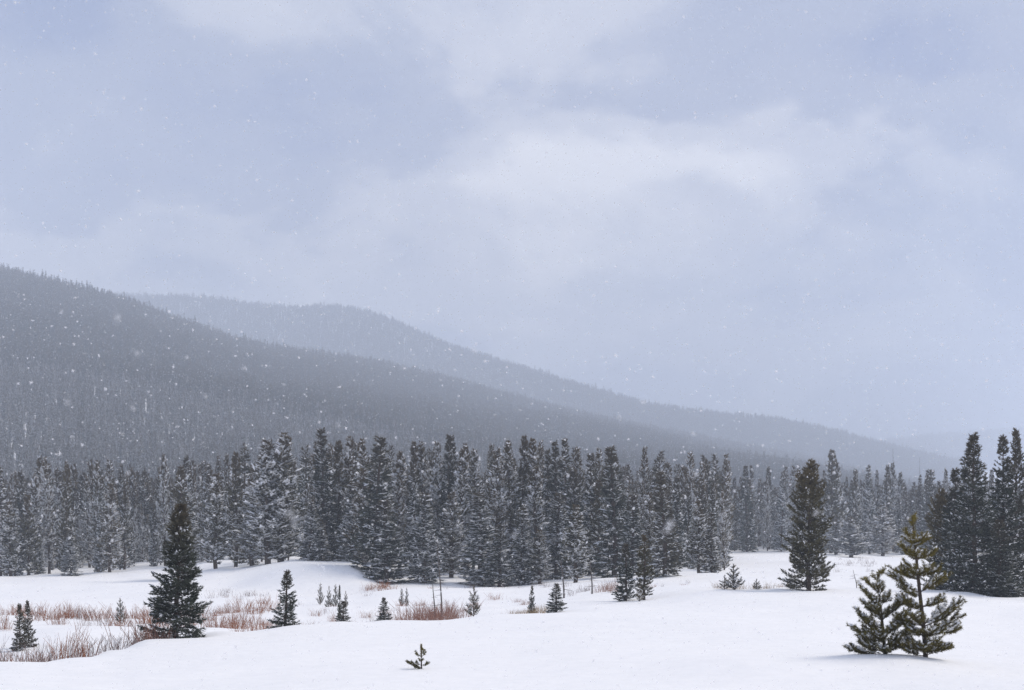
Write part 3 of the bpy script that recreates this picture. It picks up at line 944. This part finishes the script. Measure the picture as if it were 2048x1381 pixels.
# ------------------------------------------------------------------ forest edges as single trees, the rest as one mass
ZONES = {
    'l': [(135, 'above the twin small spruces', 'snow-dusted conifer in the crowded left forest edge above the twin small spruces'),
          (290, 'round the olive pine', 'snow-dusted conifer in the crowded left forest edge around the olive pine'),
          (9999, 'behind the lone dark spruce', 'snow-dusted conifer in the forest edge behind the lone dark spruce')],
    'c': [(700, 'above the bare bank', 'dim conifer packed behind the trees on the bare bank'),
          (1000, 'above the red willows', 'dim conifer packed behind the stand above the red willow clump'),
          (1240, 'behind the dead poles', 'dim conifer packed behind the stand above the dead poles'),
          (9999, 'at the meadow corner', 'dim conifer behind the free dark pointed spruce and the meadow corner')],
    'r': [(1570, 'left of the lone pine', 'hazy conifer in the far forest edge left of the lone columnar pine'),
          (1690, 'behind the lone pine', 'hazy conifer in the far forest edge behind the lone columnar pine'),
          (1870, 'beyond the young pines', 'hazy conifer in the far forest edge straight beyond the young pines'),
          (9999, 'behind the spruce group', 'hazy conifer in the far forest edge behind the tallest spruce group')],
}
rf = np.random.default_rng(21)


def scatter(n, px0, px1, y0, y1, mind):
    pts = []
    tries = 0
    cell = {}
    while len(pts) < n and tries < n * 40:
        tries += 1
        Y = math.sqrt(rf.uniform(y0 * y0, y1 * y1))
        X = xat(rf.uniform(px0, px1), Y)
        k = (int(X // mind), int(Y // mind))
        if any((X - a) ** 2 + (Y - b) ** 2 < mind * mind for i in (-1, 0, 1) for j in (-1, 0, 1) for a, b in cell.get((k[0] + i, k[1] + j), ())):
            continue
        cell.setdefault(k, []).append((X, Y))
        pts.append((X, Y))
    return pts


for key, n, px0, px1, y0, y1, mind, h0, h1 in (
        ('l', 95, -20, 500, 150, 190, 2.3, 5.5, 13.5),
        ('c', 60, 480, 1250, 133, 152, 2.2, 6.5, 10.0),
        ('c', 26, 1240, 1450, 122, 160, 2.4, 6.0, 9.5),
        ('r', 150, 1430, 2060, 238, 275, 2.3, 8.5, 16.5)):
    for X, Y in scatter(n, px0, px1, y0, y1, mind):
        grp, lab = next(('forest edge trees ' + g, lb) for q, g, lb in ZONES[key] if 1024 + F * X / Y < q)
        pine = rf.random() < 0.6
        p = PI[rf.integers(len(PI))] if pine else SP[rf.integers(len(SP))]
        H = h0 + (h1 - h0) * rf.beta(1.6, 1.6)
        if rf.random() < .12:
            H *= .55
        plant_tree(p, 'pine_tree' if pine else 'spruce_tree', X, Y, hgt(X, Y) - .05, H / p.H * rf.uniform(.65, 1.05), H / p.H, rf.uniform(0, 6.28), lab, grp)

# prototypes for the mass: one mesh each with needles, wood and snow


def far_proto(name, d, leaf):
    parts = [d['crown'], d['trunk'], d['snow']]
    v, t = join(parts)
    mi = np.concatenate([np.full(len(p[1]), i) for i, p in enumerate(parts)])
    return bpy.data.objects.new(name, make_mesh(name, v, t, [leaf, M_BARK, M_SNOW], mi))


def proto_collection(name, obs):
    c = bpy.data.collections.new(name)
    for o in obs:
        c.objects.link(o)
    return c


mid_c = proto_collection('forest_kinds', [
    far_proto('kind_%d' % i, conifer(300 + i, 11, 1.25, k, 130, 700, 5, 0.36, 0.11, sn, bare=b, sl=0.26), m)
    for i, (k, sn, b, m) in enumerate((('spruce', 380, .02, M_SPRUCE), ('pine', 470, .2, M_PINE), ('spruce', 250, .02, M_SPRUCE),
                                       ('pine', 360, .1, M_PINE), ('pine', 560, .12, M_PINE)))])
far_c = proto_collection('distant_kinds', [
    far_proto('distant_%d' % i, conifer(400 + i, 12, 1.5, k, 50, 170, 3, 0.9, 0.34, sn, bare=b, sl=0.5), m)
    for i, (k, sn, b, m) in enumerate((('spruce', 24, .02, M_SPRUCE), ('spruce', 14, .02, M_SPRUCE), ('pine', 22, .12, M_PINE), ('spruce', 30, .02, M_SPRUCE)))])


def mass(name, pts, scale, zscale, coll, nkinds, label):
    pts = np.asarray(pts, np.float32)
    n = len(pts)
    me = bpy.data.meshes.new(name)
    me.vertices.add(n)
    me.vertices.foreach_set('co', pts.ravel())
    a = me.attributes.new('size', 'FLOAT_VECTOR', 'POINT')
    a.data.foreach_set('vector', np.column_stack([scale, scale, zscale]).astype(np.float32).ravel())
    a = me.attributes.new('turn', 'FLOAT_VECTOR', 'POINT')
    a.data.foreach_set('vector', np.column_stack([np.zeros(n), np.zeros(n), rf.uniform(0, 6.28, n)]).astype(np.float32).ravel())
    a = me.attributes.new('pick', 'INT', 'POINT')
    a.data.foreach_set('value', rf.integers(0, nkinds, n).astype(np.int32))
    o = link(name, me)
    ng = bpy.data.node_groups.new(name, 'GeometryNodeTree')
    ng.interface.new_socket('Geometry', in_out='INPUT', socket_type='NodeSocketGeometry')
    ng.interface.new_socket('Geometry', in_out='OUTPUT', socket_type='NodeSocketGeometry')
    N, Lk = ng.nodes, ng.links
    gi, go = N.new('NodeGroupInput'), N.new('NodeGroupOutput')
    ci = N.new('GeometryNodeCollectionInfo')
    ci.inputs['Collection'].default_value = coll
    ci.inputs['Separate Children'].default_value = True
    ci.inputs['Reset Children'].default_value = True
    ip = N.new('GeometryNodeInstanceOnPoints')
    ip.inputs['Pick Instance'].default_value = True

    def attr(nm, ty):
        q = N.new('GeometryNodeInputNamedAttribute')
        q.data_type = ty
        q.inputs['Name'].default_value = nm
        return q.outputs['Attribute']
    Lk.new(gi.outputs[0], ip.inputs['Points'])
    Lk.new(ci.outputs[0], ip.inputs['Instance'])
    Lk.new(attr('pick', 'INT'), ip.inputs['Instance Index'])
    Lk.new(attr('turn', 'FLOAT_VECTOR'), ip.inputs['Rotation'])
    Lk.new(attr('size', 'FLOAT_VECTOR'), ip.inputs['Scale'])
    Lk.new(ip.outputs[0], go.inputs[0])
    md = o.modifiers.new('scatter', 'NODES')
    md.node_group = ng
    o['kind'] = 'stuff'
    tag(o, label, 'forest')
    return o


def region(n, px0, px1, y0, y1):
    Y = np.sqrt(rf.uniform(y0 * y0, y1 * y1, n))
    X = xat(rf.uniform(px0, px1, n), Y)
    return X, Y


xs, ys = [], []
for n, a, b, c, d in ((3800, -350, 560, 186, 480), (2600, 480, 1450, 153, 480), (3000, 1430, 2400, 276, 480)):
    X, Y = region(n, a, b, c, d)
    xs.append(X); ys.append(Y)
X = np.concatenate(xs); Y = np.concatenate(ys)
sz = rf.uniform(.62, 1.25, len(X))
mass('valley_forest', np.column_stack([X, Y, height(X, Y) - .1]), sz * rf.uniform(.7, 1.0, len(X)), sz, mid_c, 5, 'dense snowy conifer forest filling the valley floor')


def slope_mass(name, n, px0, px1, y0, y1, s0, s1, label):
    X, Y = region(n, px0, px1, y0, y1)
    keep = (np.sin(X * 0.013 + 2 * np.sin(Y * 0.006)) + np.sin(Y * 0.017 + X * 0.004) + rf.normal(0, 1.0, n)) > -1.9
    if not name.startswith('near'):
        keep |= rf.random(n) < .85
    if name.startswith('near'):
        keep &= Y < r1_at(1024 + F * X / Y) + 40
    X, Y = X[keep], Y[keep]
    s = rf.uniform(s0, s1, len(X)) * np.where(rf.random(len(X)) < .08, 1.25, 1.0)
    mass(name, np.column_stack([X, Y, height(X, Y) - .3]), s * (rf.uniform(.5, .85, len(X)) if name.startswith('near') else rf.uniform(.75, 1.1, len(X))), s, far_c, 4, label)


X, Y = region(15000, -300, 2000, 482, 930)
sz = rf.uniform(.7, 1.25, len(X))
mass('lower_slope_forest', np.column_stack([X, Y, height(X, Y) - .2]), sz * rf.uniform(.65, 1.0, len(X)), sz, mid_c, 5, 'snow-dusted forest climbing the foot of the nearer mountain slope')
slope_mass('near_slope_forest', 105000, -250, 1950, 860, 2440, .8, 1.25, 'grey forest covering the nearer mountain slope')
slope_mass('far_slope_forest', 60000, 0, 1950, 2350, R2 + 40, .9, 1.5, 'pale forest on the mountain ridge behind')
slope_mass('distant_ridge_forest', 26000, 1500, 2350, 3700, R3 + 40, 1.0, 1.6, 'faintest forest on the distant ridge at the right')

# ------------------------------------------------------------------ willows and dry grass


def shrub_mesh(name, seed, n, h, spread, mat, thick=0.011):
    rng = np.random.default_rng(seed)
    parts = []
    for i in range(n):
        b = rng.normal(0, spread * .35, 2)
        a = rng.uniform(0, 6.28)
        tilt = abs(rng.normal(0.14, .20))
        L = h * rng.beta(2, 2.2) * 1.35
        s = np.array([0, .5, 1.0])
        r = spread * .15 + L * tilt * s + L * .10 * s * s
        pts = np.column_stack([b[0] + np.cos(a) * r, b[1] + np.sin(a) * r, -0.06 + L * s * (1 - .12 * s)])
        pts[1:] += rng.normal(0, .025, (2, 3))
        parts.append(tube(pts, [thick, thick * .75, thick * .35], 3, cap=False))
        for q in range(2):
            f = rng.uniform(.35, .85)
            p0 = pts[0] + (pts[2] - pts[0]) * f
            d = unit(np.array([math.cos(a) + rng.normal(0, .6), math.sin(a) + rng.normal(0, .6), 2.0]))
            parts.append(tube([p0, p0 + d * L * rng.uniform(.15, .35)], [thick * .55, thick * .25], 3, cap=False))
    return make_mesh(name, *join(parts), [mat])


SHR = {k: [shrub_mesh('shrub_%s_%d' % (k, i), 500 + 7 * i + ord(k[0]), n, h, sp, m, th) for i in range(3)]
       for k, n, h, sp, m, th in (('rust', 66, .95, .85, M_WILLOW, .008), ('red', 48, 1.15, .9, M_WILLOWR, .008),
                                  ('grey', 24, .9, .75, M_WILLOWG, .006), ('straw', 60, .55, .7, M_STRAW, .005))}
rs = np.random.default_rng(77)


def shrub(kind, px, Y, sc, label, group, name='willow_shrub', cat='shrub'):
    X = xat(px, Y)
    o = link(name, SHR[kind][rs.integers(3)])
    o.location = (X, Y, hgt(X, Y))
    o.scale = (sc * rs.uniform(.9, 1.2), sc * rs.uniform(.9, 1.2), sc * rs.uniform(.8, 1.1))
    o.rotation_euler = (0, 0, rs.uniform(0, 6.28))
    return tag(o, label, cat, group)


for i in range(60):
    px = -15 + 560 * (i + rs.uniform(-.3, .3)) / 60
    shrub('rust' if rs.random() < .75 else 'grey', px, rs.uniform(62, 80), rs.uniform(.4, 1.05), *(('bare rust-brown willow bush in the long row left of the small meadow pine', 'willow row left of the small pine') if px < 241 else
            ('bare rust-brown willow bush in the long row behind the lone dark spruce', 'willow row behind the lone spruce') if px < 400 else
            ('bare rust-brown willow bush in the long row right of the lone dark spruce', 'willow row right of the lone spruce')))
for i in range(25):
    px = -12 + 330 * (i + rs.uniform(-.8, .8)) / 25
    Y0 = np.interp(px, [0, 150, 300, 400], [34, 36, 41, 44])
    shrub('grey' if rs.random() < .8 else 'rust', px, Y0 + rs.uniform(.6, 3.6), rs.uniform(.6, 1.2), 'grey-brown twiggy willow poking over the near snowfield edge at left', 'willows along the near snow edge')
for i in range(5):
    shrub('red', 300 + i * 11, 40.6 + .2 * i, .55, 'reddish brush at the foot of the lone dark spruce', 'brush under the lone spruce')
for i in range(8):
    shrub('rust', 405 + 140 * (i + rs.random()) / 8, rs.uniform(54, 64), rs.uniform(.3, .65), 'thin willow brush between the lone spruce and the conical spruce', 'thin willows right of the lone spruce')
for i in range(13):
    shrub('grey' if i % 2 else 'rust', 600 + 200 * (i + rs.random()) / 13, rs.uniform(60, 72), rs.uniform(.35, .6), 'faint thin brush in the snow between the small spruces', 'thin brush mid-meadow')
for i in range(14):
    shrub('red', 800 + 125 * (i + rs.uniform(-.3, .3)) / 14, rs.uniform(54.5, 62), rs.uniform(.6, 1.0), 'red-stemmed willow in the dense clump around the leaning dead pole', 'red willow clump')
for i in range(5):
    shrub('red', 830 + 18 * i, rs.uniform(66, 70), rs.uniform(.7, .95), 'red-stemmed willow in the back rank of the clump by the dead pole', 'red willow back rank')
for i in range(9):
    shrub('straw', 1022 + 9 * i, rs.uniform(62, 68), rs.uniform(.6, 1.0), 'tawny dry grass tuft around the tiny dark spruce', 'tawny grass clump', 'grass_tuft', 'grass')
for i in range(5):
    shrub('red', 1205 + 7 * i, rs.uniform(78, 86), rs.uniform(.5, .8), 'reddish twigs left of the bushy spruce at the forest front', 'reddish twigs by the forest front')
for i in range(9):
    shrub('grey', 1130 + 90 * rs.random(), rs.uniform(76, 98), rs.uniform(.4, .8), 'thin grey twigs between the dead poles and the forest', 'twigs among the dead poles')
for i in range(9):
    shrub('straw', 1425 + 160 * (i + rs.random()) / 9, rs.uniform(71, 76), rs.uniform(.5, .8), 'pale dry grass tuft along the snow edge left of the lone columnar pine', 'pale grass by the lone pine', 'grass_tuft', 'grass')
for i in range(7):
    shrub('rust', 735 + 55 * rs.random(), rs.uniform(105, 110), rs.uniform(.5, .9), 'rusty brush at the foot of the big dark spruce', 'brush under the big dark spruce')
for i in range(12):
    shrub('grey', 1670 + 80 * rs.random(), rs.uniform(120, 165), rs.uniform(.6, 1.1), 'pale grey brush in the far meadow left of the young pines', 'brush in the far meadow')
for i in range(9):
    shrub('grey', 415 + 120 * rs.random(), rs.uniform(100, 108), rs.uniform(.5, .9), 'faint twigs standing below the bare snow bank', 'twigs under the bank')
for i in range(8):
    shrub('grey', 935 + 220 * rs.random(), rs.uniform(98, 108), rs.uniform(.4, .8), 'faint twigs at the foot of the central stand', 'twigs under the stand')

for i in range(34):
    px = rs.uniform(420, 1440)
    lo = np.interp(px, [420, 1000, 1440], [56, 70, 80])
    shrub('grey' if rs.random() < .6 else 'rust', px, rs.uniform(lo, 102), rs.uniform(.25, .6), 'short lone twig cluster poking through the snow of the middle meadow', 'scattered twigs of the middle meadow')

# ------------------------------------------------------------------ falling snow
rk = np.random.default_rng(99)
n = 75000
Y = 9 + 51 * rk.uniform(0, 1, n) ** 0.75
X = rk.uniform(-1, 1, n) * (2 + 0.46 * Y)
Z = rk.uniform(-0.12, 0.42, n) * Y
ok = Z > height(X, Y) + 0.05
X, Y, Z = X[ok], Y[ok], Z[ok]
n = len(X)
r = rk.lognormal(math.log(0.0054), 0.58, n)
big = rk.random(n) < 0.004
r = np.minimum(np.where(big, r * 1.8, r), 0.0011 * Y)
C = np.column_stack([X, Y, Z])
tet = np.array([(1, 1, 1), (1, -1, -1), (-1, 1, -1), (-1, -1, 1)], float) * .62
v = tet[None] * r[:, None, None] * rk.uniform(.6, 1.4, (n, 1, 3)) + rk.normal(0, .2, (n, 4, 3)) * r[:, None, None] + C[:, None]
t = np.array([(0, 1, 2), (0, 3, 1), (0, 2, 3), (1, 3, 2)])[None] + (np.arange(n) * 4)[:, None, None]
parts = [(v.reshape(-1, 3), t.reshape(-1, 3))]
# a few large wet clumps drifting close to the lens
for px, py, Yd, rr in ((583, 1040, 3.2, .011), (1335, 1050, 3.0, .010), (1029, 1070, 4.2, .008), (272, 706, 5, .008), (233, 634, 3.4, .007), (268, 817, 5.5, .010),
                       (947, 700, 6, .010), (1287, 806, 6, .010), (1238, 836, 6.5, .009), (1385, 868, 6, .009), (1632, 1027, 5.5, .010), (1682, 998, 5, .008),
                       (1395, 946, 6, .010), (135, 806, 4, .007), (490, 737, 7, .009), (374, 714, 7, .009), (676, 851, 7.5, .010), (410, 793, 7, .008),
                       (823, 625, 8, .009), (258, 948, 5, .008), (1445, 1030, 4.0, .006), (123, 625, 8, .010), (567, 770, 8, .009)):
    m = 9
    rr *= .8
    cc = np.array([xat(px, Yd), Yd, zpix(py, Yd)]) + rk.normal(0, rr * .8, (m, 3))
    parts.append(lumps(cc, unit(rk.normal(size=(m, 3))), rr * .75, rr * .45, rr * .35, rk))
snowfall = link('falling_snow', make_mesh('falling_snow', *join(parts), [M_FLAKE]))
snowfall['kind'] = 'stuff'
tag(snowfall, 'white snowflakes drifting down through the whole view', 'snowfall')

# ------------------------------------------------------------------ the snowy air
m = bpy.data.materials.new('snowy_air')
m.use_nodes = True
nt = m.node_tree
nt.nodes.clear()
mo = nt.nodes.new('ShaderNodeOutputMaterial')
pv = nt.nodes.new('ShaderNodeVolumePrincipled')
pv.inputs['Color'].default_value = (0.80, 0.878, 1.0, 1)
pv.inputs['Density'].default_value = 0.00055
pv.inputs['Density Attribute'].default_value = ''
pv.inputs['Anisotropy'].default_value = 0.0
nt.links.new(pv.outputs[0], mo.inputs['Volume'])
x0, x1, y0, y1, z0, z1 = -5200, 5200, -300, 5700, -12.0, 640.0
hv = [(x, y, z) for z in (z0, z1) for x, y in ((x0, y0), (x1, y0), (x1, y1), (x0, y1))]
ht = [(0, 2, 1), (0, 3, 2), (4, 5, 6), (4, 6, 7), (0, 1, 5), (0, 5, 4), (1, 2, 6), (1, 6, 5), (2, 3, 7), (2, 7, 6), (3, 0, 4), (3, 4, 7)]
haze = link('haze', make_mesh('haze', hv, ht, [m]))
haze['kind'] = 'stuff'
